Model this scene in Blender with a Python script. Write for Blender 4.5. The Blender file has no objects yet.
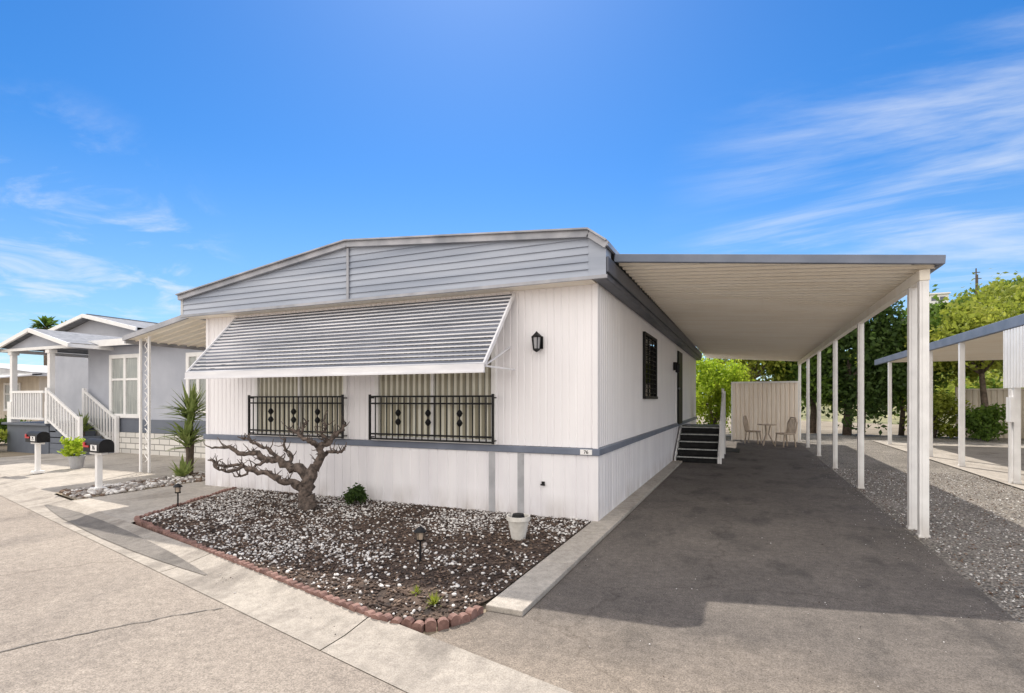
import bpy, math, random
import numpy as np
from mathutils import Vector, Matrix
random.seed(7); rng=np.random.default_rng(7)
scene=bpy.context.scene
COL=scene.collection
scene.view_settings.view_transform='Standard'; scene.view_settings.look='None'; scene.view_settings.exposure=0

# ---------------------------------------------------------------- materials
def newmat(name):
    m=bpy.data.materials.new(name); m.use_nodes=True
    nt=m.node_tree; nt.nodes.clear()
    o=nt.nodes.new('ShaderNodeOutputMaterial'); b=nt.nodes.new('ShaderNodeBsdfPrincipled')
    nt.links.new(b.outputs[0],o.inputs[0])
    return m,nt,b
def N(nt,t,**kw):
    n=nt.nodes.new(t)
    for k,v in kw.items(): setattr(n,k,v)
    return n
def noise(nt,scale,detail=4,stretch=(1,1,1),rough=.55):
    mp=N(nt,'ShaderNodeMapping'); mp.inputs['Scale'].default_value=stretch
    geo=N(nt,'ShaderNodeNewGeometry')
    nt.links.new(geo.outputs['Position'],mp.inputs[0])
    n=N(nt,'ShaderNodeTexNoise'); n.inputs['Scale'].default_value=scale; n.inputs['Detail'].default_value=detail
    n.inputs['Roughness'].default_value=rough
    nt.links.new(mp.outputs[0],n.inputs['Vector']); return n
def ramp(nt,src,c1,c2,a=.35,b=.65):
    r=N(nt,'ShaderNodeValToRGB'); r.color_ramp.elements[0].position=a; r.color_ramp.elements[1].position=b
    r.color_ramp.elements[0].color=(*c1,1); r.color_ramp.elements[1].color=(*c2,1)
    nt.links.new(src,r.inputs[0]); return r
def mixc(nt,fac,a,b,mode='MIX'):
    m=N(nt,'ShaderNodeMix',data_type='RGBA',blend_type=mode)
    if isinstance(fac,(int,float)): m.inputs[0].default_value=fac
    else: nt.links.new(fac,m.inputs[0])
    for s,i in ((a,6),(b,7)):
        if isinstance(s,tuple): m.inputs[i].default_value=(*s,1)
        else: nt.links.new(s,m.inputs[i])
    return m.outputs[2]
def nmat(name,c1,c2,scale=3,rough=.6,bump=0,bscale=60,metal=0,stretch=(1,1,1),detail=5,speck=None,sscale=150,a=.35,b=.65,spec=.5,dirt=None):
    m,nt,bs=newmat(name)
    n=noise(nt,scale,detail,stretch); col=ramp(nt,n.outputs[0],c1,c2,a,b).outputs[0]
    if speck:
        s=noise(nt,sscale,3); sr=ramp(nt,s.outputs[0],(1-speck,)*3,(1+speck,)*3,.35,.65)
        col=mixc(nt,1.0,col,sr.outputs[0],'MULTIPLY')
    if dirt:   # splash dirt near the ground, z0..z1, streaky
        g=N(nt,'ShaderNodeNewGeometry'); sx=N(nt,'ShaderNodeSeparateXYZ'); nt.links.new(g.outputs['Position'],sx.inputs[0])
        mr=N(nt,'ShaderNodeMapRange'); mr.inputs[1].default_value=dirt[0]; mr.inputs[2].default_value=dirt[1]; mr.inputs[3].default_value=1; mr.inputs[4].default_value=0
        nt.links.new(sx.outputs[2],mr.inputs[0])
        dn=noise(nt,5,6,(1,1,.35)); dr=ramp(nt,dn.outputs[0],(0,0,0),(1,1,1),.35,.7)
        mu=N(nt,'ShaderNodeMath',operation='MULTIPLY'); nt.links.new(mr.outputs[0],mu.inputs[0]); nt.links.new(dr.outputs[0],mu.inputs[1])
        mu2=N(nt,'ShaderNodeMath',operation='MULTIPLY'); nt.links.new(mu.outputs[0],mu2.inputs[0]); mu2.inputs[1].default_value=.65
        col=mixc(nt,mu2.outputs[0],col,dirt[2])
    nt.links.new(col,bs.inputs['Base Color'])
    bs.inputs['Roughness'].default_value=rough; bs.inputs['Metallic'].default_value=metal
    bs.inputs['Specular IOR Level'].default_value=spec
    if bump:
        bn=noise(nt,bscale,4); bp=N(nt,'ShaderNodeBump'); bp.inputs['Strength'].default_value=bump; bp.inputs['Distance'].default_value=.02
        nt.links.new(bn.outputs[0],bp.inputs['Height']); nt.links.new(bp.outputs[0],bs.inputs['Normal'])
    return m

M={}
M['wall']=nmat('painted_aluminium_wall',(.87,.85,.87),(.93,.91,.925),.8,.45,stretch=(3,3,.5))
M['skirt']=nmat('painted_skirt',(.80,.78,.81),(.90,.88,.90),1.2,.5,stretch=(3,3,.6),dirt=(0,.35,(.42,.37,.33)))
M['grey_trim']=nmat('grey_blue_trim',(.13,.155,.21),(.19,.215,.28),2,.45)
M['gable']=nmat('grey_blue_lap_siding',(.25,.29,.37),(.46,.50,.58),1.1,.35,stretch=(.35,1,3.5),a=.3,b=.7)
M['silver']=nmat('silver_edge_trim',(.26,.27,.30),(.42,.42,.45),3,.4,metal=.3)
M['dark_grey']=nmat('dark_grey_fascia',(.06,.07,.095),(.10,.11,.14),2,.45)
M['soffit']=nmat('cream_soffit',(.92,.85,.73),(.97,.92,.82),1.5,.5,stretch=(.5,3,1))
M['white']=nmat('white_paint',(.82,.81,.80),(.90,.89,.88),4,.45)
M['postp']=nmat('white_post_paint',(.80,.79,.78),(.90,.89,.88),5,.45,dirt=(0,.3,(.40,.34,.29)))
M['roofing']=nmat('roof_coating',(.45,.45,.46),(.6,.6,.6),2,.7)
M['shingle']=nmat('asphalt_shingle',(.16,.17,.19),(.26,.27,.3),6,.85,bump=.4,bscale=30)
M['awn_d']=nmat('awning_grey',(.065,.075,.10),(.17,.185,.23),1.6,.5,stretch=(.4,1,4),spec=.3)
M['awn_l']=nmat('awning_light',(.55,.57,.62),(.85,.85,.88),2.0,.45,stretch=(.5,1,3))
M['valance']=nmat('valance_paint',(.68,.68,.72),(.84,.84,.86),2.5,.45,stretch=(.5,1,3))
M['black']=nmat('black_painted_metal',(.006,.006,.007),(.016,.016,.017),8,.5,spec=.25)
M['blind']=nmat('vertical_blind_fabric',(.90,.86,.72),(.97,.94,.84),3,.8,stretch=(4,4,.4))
M['blind_s']=nmat('vertical_blind_shaded',(.55,.50,.38),(.68,.62,.48),3,.8,stretch=(4,4,.4))  # darker copy of the fabric, paints shade on each vane's turned edge
M['curtain']=nmat('grey_sheer_curtain',(.40,.42,.42),(.62,.63,.60),3,.8,stretch=(8,4,.4))
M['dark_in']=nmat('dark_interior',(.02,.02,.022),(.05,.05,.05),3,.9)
M['patch']=nmat('grey_primer_patch',(.36,.36,.38),(.46,.46,.48),6,.6)
M['grey_wall']=nmat('light_grey_siding',(.38,.40,.46),(.47,.49,.55),1,.6)
M['slate_wall']=nmat('slate_grey_siding',(.12,.135,.17),(.16,.18,.22),1,.6)
M['cream']=nmat('cream_wall',(.56,.49,.40),(.70,.63,.53),1.5,.7,stretch=(3,3,.5),dirt=(0,.6,(.4,.33,.26)))
M['tan_fence']=nmat('tan_panel',(.88,.78,.67),(.95,.87,.77),1.5,.6,stretch=(3,3,.5))
M['terracotta']=nmat('brick_edging',(.14,.075,.062),(.30,.175,.145),9,.85,bump=.4,bscale=50)
M['bark']=nmat('gnarled_bark',(.045,.035,.030),(.19,.145,.12),16,.9,bump=1.0,bscale=35)
M['trunk']=nmat('trunk_bark',(.08,.06,.045),(.17,.13,.1),8,.9,bump=.8,bscale=20)
M['red']=nmat('red_flag',(.45,.02,.02),(.55,.03,.03),5,.4)
M['iron']=nmat('wrought_iron_tan',(.42,.33,.25),(.58,.47,.37),8,.5)
M['clay']=nmat('white_clay_pot',(.6,.57,.52),(.78,.75,.7),10,.7)
M['stone_w']=nmat('white_stone',(.56,.53,.51),(.84,.82,.79),12,.7)
M['stone_g']=nmat('grey_stone',(.22,.20,.19),(.38,.34,.31),12,.8)
M['stone_d']=nmat('dark_mulch',(.026,.018,.015),(.10,.066,.052),12,.9)
M['stone_b']=nmat('brown_mulch',(.11,.072,.054),(.24,.17,.125),12,.9)

def asphalt(name,cA,cB,stain,scale=.5,speck=.3,dens=.5,cracks=0,grad=None):
    m,nt,b=newmat(name)
    big=noise(nt,scale,7,rough=.65); r0=ramp(nt,big.outputs[0],cA,cB,.3,.7); col=r0.outputs[0]
    st=noise(nt,scale*2.1,6,(1,.45,1)); sr=ramp(nt,st.outputs[0],(0,0,0),(.8,.8,.8),dens,dens+.16)
    col=mixc(nt,sr.outputs[0],col,stain)
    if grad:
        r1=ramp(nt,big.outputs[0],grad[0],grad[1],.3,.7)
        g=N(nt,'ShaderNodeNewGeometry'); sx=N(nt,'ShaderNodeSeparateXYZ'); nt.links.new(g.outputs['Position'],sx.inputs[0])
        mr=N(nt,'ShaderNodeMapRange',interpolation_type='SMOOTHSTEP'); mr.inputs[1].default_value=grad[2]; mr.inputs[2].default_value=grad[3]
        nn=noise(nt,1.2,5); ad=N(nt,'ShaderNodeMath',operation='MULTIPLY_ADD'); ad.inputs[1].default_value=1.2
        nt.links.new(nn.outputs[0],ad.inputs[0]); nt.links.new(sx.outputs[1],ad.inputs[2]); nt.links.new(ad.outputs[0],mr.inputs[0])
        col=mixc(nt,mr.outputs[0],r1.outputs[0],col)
    mid=noise(nt,14,5,rough=.7); mr2=ramp(nt,mid.outputs[0],(.84,)*3,(1.14,)*3,.35,.65); col=mixc(nt,1.0,col,mr2.outputs[0],'MULTIPLY')
    s=noise(nt,110,4,rough=.85); s2=ramp(nt,s.outputs[0],(1-speck,)*3,(1+speck,)*3,.38,.62)
    col=mixc(nt,1.0,col,s2.outputs[0],'MULTIPLY')
    if cracks:
        vo=N(nt,'ShaderNodeTexVoronoi',feature='DISTANCE_TO_EDGE'); vo.inputs['Scale'].default_value=cracks
        g=N(nt,'ShaderNodeNewGeometry'); wn=noise(nt,2.5,5)
        va=N(nt,'ShaderNodeVectorMath',operation='MULTIPLY_ADD'); va.inputs[1].default_value=(.55,.55,.55)
        nt.links.new(wn.outputs['Color'],va.inputs[0]); nt.links.new(g.outputs['Position'],va.inputs[2]); nt.links.new(va.outputs[0],vo.inputs['Vector'])
        cr=ramp(nt,vo.outputs['Distance'],(.74,.73,.72),(1,1,1),.0,.006)
        col=mixc(nt,1.0,col,cr.outputs[0],'MULTIPLY')
    nt.links.new(col,b.inputs['Base Color']); b.inputs['Roughness'].default_value=.88
    b.inputs['Specular IOR Level'].default_value=.25
    bp=N(nt,'ShaderNodeBump'); bp.inputs['Strength'].default_value=.6; bp.inputs['Distance'].default_value=.008
    nt.links.new(s.outputs[0],bp.inputs['Height']); nt.links.new(bp.outputs[0],b.inputs['Normal'])
    return m
M['street']=asphalt('weathered_street',(.265,.228,.195),(.35,.305,.26),(.215,.187,.163),.45,.42,.53,.22)
M['drive']=asphalt('driveway_asphalt',(.11,.097,.088),(.165,.145,.128),(.066,.06,.056),1.1,.45,.53,.35,grad=((.27,.225,.18),(.37,.31,.25),2.6,4.6))  # weathered tan street end; paler still to paint sunlit apron against carport shade
M['concrete']=asphalt('concrete',(.37,.335,.295),(.48,.44,.39),(.26,.235,.205),.9,.2,.53)
M['gutter']=asphalt('gutter_concrete',(.335,.30,.262),(.43,.39,.34),(.23,.205,.18),1.2,.24,.50)
M['stain']=asphalt('dark_gutter_stain',(.17,.155,.14),(.23,.21,.19),(.13,.12,.11),1.5,.25)
M['ground']=nmat('dry_ground',(.20,.16,.11),(.32,.27,.20),.6,.95,bump=.5,bscale=30,speck=.3)
M['soil']=nmat('bark_soil',(.03,.021,.017),(.13,.088,.065),10,.95,bump=1,bscale=60,speck=.5)
M['hill']=nmat('hillside_scrub',(.09,.10,.035),(.27,.25,.12),.25,.95,bump=1,bscale=2,speck=.4,sscale=2)
def gravelmat(name):
    m,nt,b=newmat(name)
    g=N(nt,'ShaderNodeNewGeometry'); vo=N(nt,'ShaderNodeTexVoronoi'); vo.inputs['Scale'].default_value=46
    nt.links.new(g.outputs['Position'],vo.inputs['Vector'])
    r=ramp(nt,vo.outputs['Color'],(.17,.155,.14),(.52,.48,.43),.1,.9)
    d=ramp(nt,vo.outputs['Distance'],(1,1,1),(.35,.35,.35),.3,.75)
    c=mixc(nt,1.0,r.outputs[0],d.outputs[0],'MULTIPLY')
    big=noise(nt,.9,5); br=ramp(nt,big.outputs[0],(.75,.73,.7),(1.1,1.08,1.05),.35,.65); c=mixc(nt,1.0,c,br.outputs[0],'MULTIPLY')
    nt.links.new(c,b.inputs['Base Color']); b.inputs['Roughness'].default_value=.9
    bp=N(nt,'ShaderNodeBump',invert=True); bp.inputs['Strength'].default_value=1; bp.inputs['Distance'].default_value=.02
    nt.links.new(vo.outputs['Distance'],bp.inputs['Height']); nt.links.new(bp.outputs[0],b.inputs['Normal'])
    return m
M['gravel']=gravelmat('crushed_gravel')
def brickmat(name):
    m,nt,b=newmat(name)
    g=N(nt,'ShaderNodeNewGeometry'); sx=N(nt,'ShaderNodeSeparateXYZ'); cx=N(nt,'ShaderNodeCombineXYZ')
    nt.links.new(g.outputs['Position'],sx.inputs[0])
    ad=N(nt,'ShaderNodeMath',operation='ADD'); nt.links.new(sx.outputs[0],ad.inputs[0]); nt.links.new(sx.outputs[1],ad.inputs[1])
    nt.links.new(ad.outputs[0],cx.inputs[0]); nt.links.new(sx.outputs[2],cx.inputs[1])
    br=N(nt,'ShaderNodeTexBrick'); br.inputs['Scale'].default_value=1.0
    br.inputs['Brick Width'].default_value=.42; br.inputs['Row Height'].default_value=.16; br.inputs['Mortar Size'].default_value=.014
    br.inputs['Color1'].default_value=(.80,.77,.72,1); br.inputs['Color2'].default_value=(.62,.60,.57,1); br.inputs['Mortar'].default_value=(.30,.29,.27,1)
    nt.links.new(cx.outputs[0],br.inputs['Vector']); nt.links.new(br.outputs[0],b.inputs['Base Color']); b.inputs['Roughness'].default_value=.9
    return m
M['brick']=brickmat('white_block')
def glassmat():
    m=bpy.data.materials.new('window_glass'); m.use_nodes=True; nt=m.node_tree; nt.nodes.clear()
    o=N(nt,'ShaderNodeOutputMaterial'); t=N(nt,'ShaderNodeBsdfTransparent'); gl=N(nt,'ShaderNodeBsdfGlossy'); mx=N(nt,'ShaderNodeMixShader')
    t.inputs[0].default_value=(.95,.96,.96,1); gl.inputs['Roughness'].default_value=.02
    lw=N(nt,'ShaderNodeLayerWeight'); lw.inputs[0].default_value=.2
    nt.links.new(lw.outputs['Fresnel'],mx.inputs[0]); nt.links.new(t.outputs[0],mx.inputs[1]); nt.links.new(gl.outputs[0],mx.inputs[2]); nt.links.new(mx.outputs[0],o.inputs[0])
    return m
M['glass']=glassmat()
def leafmat(name,c1,c2,c3):
    m=bpy.data.materials.new(name); m.use_nodes=True; nt=m.node_tree; nt.nodes.clear()
    o=N(nt,'ShaderNodeOutputMaterial'); d=N(nt,'ShaderNodeBsdfPrincipled'); t=N(nt,'ShaderNodeBsdfTranslucent'); mx=N(nt,'ShaderNodeMixShader')
    g=N(nt,'ShaderNodeNewGeometry'); r=N(nt,'ShaderNodeValToRGB')
    r.color_ramp.elements[0].color=(*c1,1); r.color_ramp.elements[1].color=(*c3,1); e=r.color_ramp.elements.new(.5); e.color=(*c2,1)
    nn=noise(nt,.9,3); ad=N(nt,'ShaderNodeMath',operation='MULTIPLY_ADD'); ad.inputs[1].default_value=.45
    ml=N(nt,'ShaderNodeMath',operation='MULTIPLY'); ml.inputs[1].default_value=.55
    nt.links.new(nn.outputs[0],ml.inputs[0]); nt.links.new(g.outputs['Random Per Island'],ad.inputs[0]); nt.links.new(ml.outputs[0],ad.inputs[2])
    nt.links.new(ad.outputs[0],r.inputs[0]); nt.links.new(r.outputs[0],d.inputs['Base Color']); nt.links.new(r.outputs[0],t.inputs[0])
    d.inputs['Roughness'].default_value=.6; d.inputs['Specular IOR Level'].default_value=.3; mx.inputs[0].default_value=.5
    nt.links.new(d.outputs[0],mx.inputs[1]); nt.links.new(t.outputs[0],mx.inputs[2]); nt.links.new(mx.outputs[0],o.inputs[0])
    return m
M['leaf_g']=leafmat('leaf_green',(.04,.08,.015),(.11,.19,.03),(.24,.34,.05))
M['leaf_y']=leafmat('leaf_yellow_green',(.11,.15,.02),(.28,.33,.045),(.50,.50,.09))
M['leaf_d']=leafmat('leaf_dark',(.018,.04,.012),(.055,.10,.022),(.13,.20,.04))
M['leaf_l']=leafmat('leaf_lime',(.18,.28,.02),(.40,.54,.04),(.64,.70,.08))
M['agave']=leafmat('agave_leaf',(.10,.15,.04),(.26,.33,.10),(.50,.52,.20))

# ---------------------------------------------------------------- builders
class MB:
    def __init__(s): s.v=[];s.f=[];s.m=[]
    def face(s,pts,mi=0):
        n=len(s.v); s.v+= [tuple(p) for p in pts]; s.f.append(tuple(range(n,n+len(pts)))); s.m.append(mi)
    def box(s,x0,x1,y0,y1,z0,z1,mi=0):
        n=len(s.v)
        s.v+=[(x0,y0,z0),(x1,y0,z0),(x1,y1,z0),(x0,y1,z0),(x0,y0,z1),(x1,y0,z1),(x1,y1,z1),(x0,y1,z1)]
        for f in ((0,3,2,1),(4,5,6,7),(0,1,5,4),(1,2,6,5),(2,3,7,6),(3,0,4,7)): s.f.append(tuple(n+i for i in f)); s.m.append(mi)
        return s
    def beam(s,p0,p1,w,h,mi=0):
        p0=Vector(p0);p1=Vector(p1); d=(p1-p0).normalized(); up=Vector((0,0,1))
        if abs(d.z)>.98: up=Vector((0,1,0))
        r=d.cross(up).normalized(); u=r.cross(d).normalized(); n=len(s.v)
        for p in (p0,p1):
            for a,b in ((-1,-1),(1,-1),(1,1),(-1,1)): s.v.append(tuple(p+r*a*w/2+u*b*h/2))
        for f in ((3,2,1,0),(4,5,6,7),(0,1,5,4),(1,2,6,5),(2,3,7,6),(3,0,4,7)): s.f.append(tuple(n+i for i in f)); s.m.append(mi)
        return s
    def tube(s,pts,rad,n=8,mi=0,jit=0):
        pts=[Vector(p) for p in pts]
        if not isinstance(rad,(list,tuple)): rad=[rad]*len(pts)
        base=len(s.v); ref=None
        for i,p in enumerate(pts):
            d=(pts[min(i+1,len(pts)-1)]-pts[max(i-1,0)]).normalized()
            if ref is None:
                ref=Vector((1,0,0)) if abs(d.x)<.8 else Vector((0,1,0))
            a=(ref-d*ref.dot(d)).normalized(); ref=a; b=d.cross(a)
            for k in range(n):
                t=2*math.pi*k/n; rr=rad[i]*(1+jit*random.uniform(-1,1))
                s.v.append(tuple(p+a*math.cos(t)*rr+b*math.sin(t)*rr))
        for i in range(len(pts)-1):
            for k in range(n):
                s.f.append((base+i*n+k,base+i*n+(k+1)%n,base+(i+1)*n+(k+1)%n,base+(i+1)*n+k)); s.m.append(mi)
        s.f.append(tuple(base+k for k in reversed(range(n)))); s.m.append(mi)
        e=base+(len(pts)-1)*n; s.f.append(tuple(e+k for k in range(n))); s.m.append(mi)
        return s
    def lathe(s,c,prof,n=16,mi=0):
        base=len(s.v)
        for r,z in prof:
            for k in range(n):
                t=2*math.pi*k/n; s.v.append((c[0]+r*math.cos(t),c[1]+r*math.sin(t),c[2]+z))
        for i in range(len(prof)-1):
            for k in range(n):
                s.f.append((base+i*n+k,base+i*n+(k+1)%n,base+(i+1)*n+(k+1)%n,base+(i+1)*n+k)); s.m.append(mi)
        return s
    def obj(s,name,mats,parent=None,origin=None,smooth=False,bevel=0):
        me=bpy.data.meshes.new(name)
        off=Vector((0,0,0))
        if parent is not None: off=Vector(parent['_o'])
        elif origin is not None: off=Vector(origin)
        me.from_pydata([tuple(Vector(v)-off) for v in s.v],[],s.f)
        if not isinstance(mats,(list,tuple)): mats=[mats]
        for m in mats: me.materials.append(m)
        me.polygons.foreach_set('material_index',s.m)
        if smooth: me.polygons.foreach_set('use_smooth',[True]*len(s.f))
        me.update()
        o=bpy.data.objects.new(name,me); COL.objects.link(o)
        if parent is not None: o.parent=parent; o['_o']=tuple(off)
        else: o.location=off; o['_o']=tuple(off)
        if bevel:
            b=o.modifiers.new('bevel','BEVEL'); b.width=bevel; b.segments=2; b.limit_method='ANGLE'
        return o
def tag(o,label,cat,group=None):
    o['label']=label; o['category']=cat
    if group: o['group']=group
    return o
def thing(name,loc,label,cat,group=None):
    e=bpy.data.objects.new(name,None); e.location=loc; e.empty_display_size=.2; COL.objects.link(e); e['_o']=tuple(loc)
    return tag(e,label,cat,group)
def copything(src,loc,label=None):
    c=src.copy(); c.location=loc; COL.objects.link(c)
    if label: c['label']=label
    def rec(a,b):
        for ch in a.children:
            k=ch.copy(); COL.objects.link(k); k.parent=b; rec(ch,k)
    rec(src,c); return c
def structure(o): o['kind']='structure'; return o
def sheet(name,poly,z,mat):
    b=MB(); b.face([(x,y,z) for x,y in poly]); o=b.obj(name,mat); return structure(o)
def ribs(b,axis,a0,a1,z0,z1,c,sgn,pitch=.1,depth=.011,gw=.03,holes=(),mi=0):
    pr=[]; a=a0
    while a<a1-1e-6:
        for t,o in ((0,0),(pitch-gw,0),(pitch-gw*.65,-depth),(pitch-gw*.35,-depth)):
            if a+t<a1: pr.append((a+t,o))
        a+=pitch
    pr.append((a1,0))
    def interp(x):
        for i in range(len(pr)-1):
            if pr[i][0]<=x<=pr[i+1][0]:
                t=(x-pr[i][0])/max(1e-9,pr[i+1][0]-pr[i][0]); return pr[i][1]*(1-t)+pr[i+1][1]*t
        return 0
    ex=[(h[k],interp(h[k])) for h in holes for k in (0,1)]
    pr=sorted(pr+ex)
    for i in range(len(pr)-1):
        p,q=pr[i],pr[i+1]
        if q[0]-p[0]<1e-6: continue
        mid=(p[0]+q[0])/2; zs=[(z0,z1)]
        for h in holes:
            if h[0]<mid<h[1]: zs=[(z0,h[2]),(h[3],z1)]
        for za,zb in zs:
            if axis=='x':
                P=lambda t,z:(t[0],c+sgn*t[1],z)
            else:
                P=lambda t,z:(c+sgn*t[1],t[0],z)
            b.face([P(p,za),P(q,za),P(q,zb),P(p,zb)],mi)

# ---------------------------------------------------------------- setting: ground
G=600
sheet('ground',[(-G,-G),(G,-G),(G,G),(-G,G)],0,M['ground'])
L=lambda x:1.97-.235*x
sheet('street',[(-60,L(-60)),(-60,L(-60)-12),(40,L(40)-12),(40,L(40))],.004,M['street'])
b=MB()
xs=[-60+i*2.4 for i in range(26)]
for x in xs:
    x2=x+2.39
    b.face([(x,L(x),.008),(x2,L(x2),.008),(x2,L(x2)+.22,.012),(x,L(x)+.22,.012)])
    b.face([(x,L(x)+.22,.012),(x2,L(x2)+.22,.012),(x2,L(x2)+.5,.05 if x2<-1.9 else .02),(x,L(x)+.5,.05 if x<-1.9 else .02)])
structure(b.obj('gutter',M['gutter']))
b=MB()
sp=[(-9.4,.21,.24),(-8.9,.16,.30),(-8.2,.11,.34),(-7.4,.09,.36),(-6.6,.08,.355),(-5.8,.10,.33),(-5.2,.13,.30),(-4.7,.17,.26),(-4.35,.205,.23)]
def gz(o): return .016+max(0,(o-.22))/.28*.038
for i in range(len(sp)-1):
    a,c=sp[i],sp[i+1]
    for o0,o1,p0,p1 in ((a[1],c[1],.22,.22),(.22,.22,a[2],c[2])):
        lo0,hi0=min(o0,p0),max(o0,p0); lo1,hi1=min(o1,p1),max(o1,p1)
        b.face([(a[0],L(a[0])+lo0,gz(lo0)),(c[0],L(c[0])+lo1,gz(lo1)),(c[0],L(c[0])+hi1,gz(hi1)),(a[0],L(a[0])+hi0,gz(hi0))])
structure(b.obj('gutter_stain',M['stain']))
def crack(path,w):
    b=MB()
    P=[]
    for i in range(len(path)-1):
        for k in range(10):
            t=k/10; x=path[i][0]*(1-t)+path[i+1][0]*t; y=path[i][1]*(1-t)+path[i+1][1]*t
            P.append((x+random.uniform(-.012,.012),y+random.uniform(-.015,.015)))
    P.append(path[-1])
    for i in range(len(P)-1):
        w1=w*random.uniform(.4,1.0)
        b.face([(P[i][0]-w1,P[i][1],.0085),(P[i+1][0]-w1,P[i+1][1],.0085),(P[i+1][0]+w1,P[i+1][1],.0085),(P[i][0]+w1,P[i][1],.0085)])
    structure(b.obj('street_crack',M['stain']))
crack([(-4.6,1.3),(-4.2,1.74),(-3.95,2.2),(-3.7,2.6),(-3.55,2.76)],.012)
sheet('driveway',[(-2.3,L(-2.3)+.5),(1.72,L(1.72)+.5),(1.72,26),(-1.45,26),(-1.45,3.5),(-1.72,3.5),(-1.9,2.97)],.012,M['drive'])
b=MB(); y=3.5
while y<22:
    y2=min(y+1.2,22); b.box(-1.755,-1.46,y+.004,y2-.004,0,.05); y=y2
structure(b.obj('kerb',M['concrete'],bevel=.008))
sheet('concrete_walk',[(-9.25,L(-9.25)+.5),(-6.9,L(-6.9)+.5),(-7.95,6.5),(-9.25,9)],.045,M['concrete'])
b=MB()
for i in range(4):
    x0=-18+i*1.95; x1=x0+1.94; prev0,prev1=L(x0)+.52,L(x1)+.52
    for j in range(6):
        ny=7.0+j*1.8
        if ny>prev0+.1 and ny>prev1+.1:
            b.face([(x0,prev0,.035),(x1,prev1,.035),(x1,ny-.012,.035),(x0,ny-.012,.035)]); prev0=prev1=ny
structure(b.obj('neighbour_driveway',M['concrete']))
sheet('rock_bed_soil',[(-10.25,L(-10.25)+.55),(-9.25,L(-9.25)+.55),(-9.25,9.5),(-10.25,9.5)],.05,M['ground'])
sheet('gravel_yard',[(1.72,L(1.72)+.5),(6,L(6)+.5),(40,0),(40,27.9),(1.72,27.9)],.006,M['gravel'])
sheet('neighbour_slab',[(4.3,9.5),(12,9.5),(12,24),(4.3,24)],.03,M['concrete'])

# garden bed
gp=[(-7.9,6.46),(-7.0,4.30),(-5.5,3.85),(-4.0,3.47),(-2.7,3.14),(-2.4,3.07),(-2.2,3.05),(-2.04,3.09),(-1.92,3.18),(-1.85,3.30),(-1.81,3.47),(-1.77,3.7),(-1.77,6.46)]
sheet('garden_soil',gp,.045,M['soil'])
def inpoly(x,y,poly):
    c=False; n=len(poly)
    for i in range(n):
        x1,y1=poly[i]; x2,y2=poly[(i+1)%n]
        if (y1>y)!=(y2>y) and x<(x2-x1)*(y-y1)/(y2-y1)+x1: c=not c
    return c
OCT=np.array([(1,0,0),(0,1,0),(-1,0,0),(0,-1,0),(0,0,1),(0,0,-1)],float)
OCF=np.array([(0,1,4),(1,2,4),(2,3,4),(3,0,4),(1,0,5),(2,1,5),(3,2,5),(0,3,5)])
ph=(1+5**.5)/2
ICO=np.array([(-1,ph,0),(1,ph,0),(-1,-ph,0),(1,-ph,0),(0,-1,ph),(0,1,ph),(0,-1,-ph),(0,1,-ph),(ph,0,-1),(ph,0,1),(-ph,0,-1),(-ph,0,1)],float)/1.9
ICF=np.array([(0,11,5),(0,5,1),(0,1,7),(0,7,10),(0,10,11),(1,5,9),(5,11,4),(11,10,2),(10,7,6),(7,1,8),(3,9,4),(3,4,2),(3,2,6),(3,6,8),(3,8,9),(4,9,5),(2,4,11),(6,2,10),(8,6,7),(9,8,1)])
def npmesh(name,V,F,mi,mats):
    k=F.shape[1]; me=bpy.data.meshes.new(name)
    me.vertices.add(len(V)); me.vertices.foreach_set('co',V.astype(np.float32).ravel())
    me.loops.add(F.size); me.loops.foreach_set('vertex_index',F.astype(np.int32).ravel())
    me.polygons.add(len(F)); me.polygons.foreach_set('loop_start',np.arange(0,F.size,k,dtype=np.int32))
    for m in mats: me.materials.append(m)
    if mi is not None: me.polygons.foreach_set('material_index',mi.astype(np.int32))
    me.update(calc_edges=True); me.validate()
    return me
def stones(name,n,sampler,zf,smin,smax,probs,mats,flat=.6,ico=False,elong=1):
    IV,IF=(ICO,ICF) if ico else (OCT,OCF); nv=len(IV)
    P=[]
    while len(P)<n:
        p=sampler()
        if p is not None: P.append(p)
    P=np.array(P); n=len(P)
    S=rng.uniform(smin,smax,(n,1))*rng.choice([.7,1,1.3],(n,1))
    sc=S[:,None,:]*rng.uniform(.6,1.1,(n,1,3)); sc[:,:,2]*=flat; sc[:,:,0]*=elong
    th=rng.uniform(0,2*math.pi,n); c=np.cos(th)[:,None];s_=np.sin(th)[:,None]
    V=IV[None]*sc*rng.uniform(.75,1.25,(n,nv,1))
    tl=rng.uniform(-.5,.5,(n,1)); V[:,:,2]+=V[:,:,0]*tl
    X=V[:,:,0]*c-V[:,:,1]*s_; Y=V[:,:,0]*s_+V[:,:,1]*c
    V=np.stack([X+P[:,0:1],Y+P[:,1:2],V[:,:,2]+zf+S*.15+rng.uniform(0,.010,(n,1))],-1).reshape(-1,3)
    F=(IF[None]+nv*np.arange(n)[:,None,None]).reshape(-1,3)
    mi=np.repeat(rng.choice(len(mats),n,p=probs),len(IF))
    me=npmesh(name,V,F,mi,mats); o=bpy.data.objects.new(name,me); COL.objects.link(o); o['kind']='stuff'; return o
from mathutils import noise as mnoise
def gs_any():
    x=random.uniform(-8,-1.75); y=random.uniform(3,6.46)
    return (x,y) if inpoly(x,y,gp) else None
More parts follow.
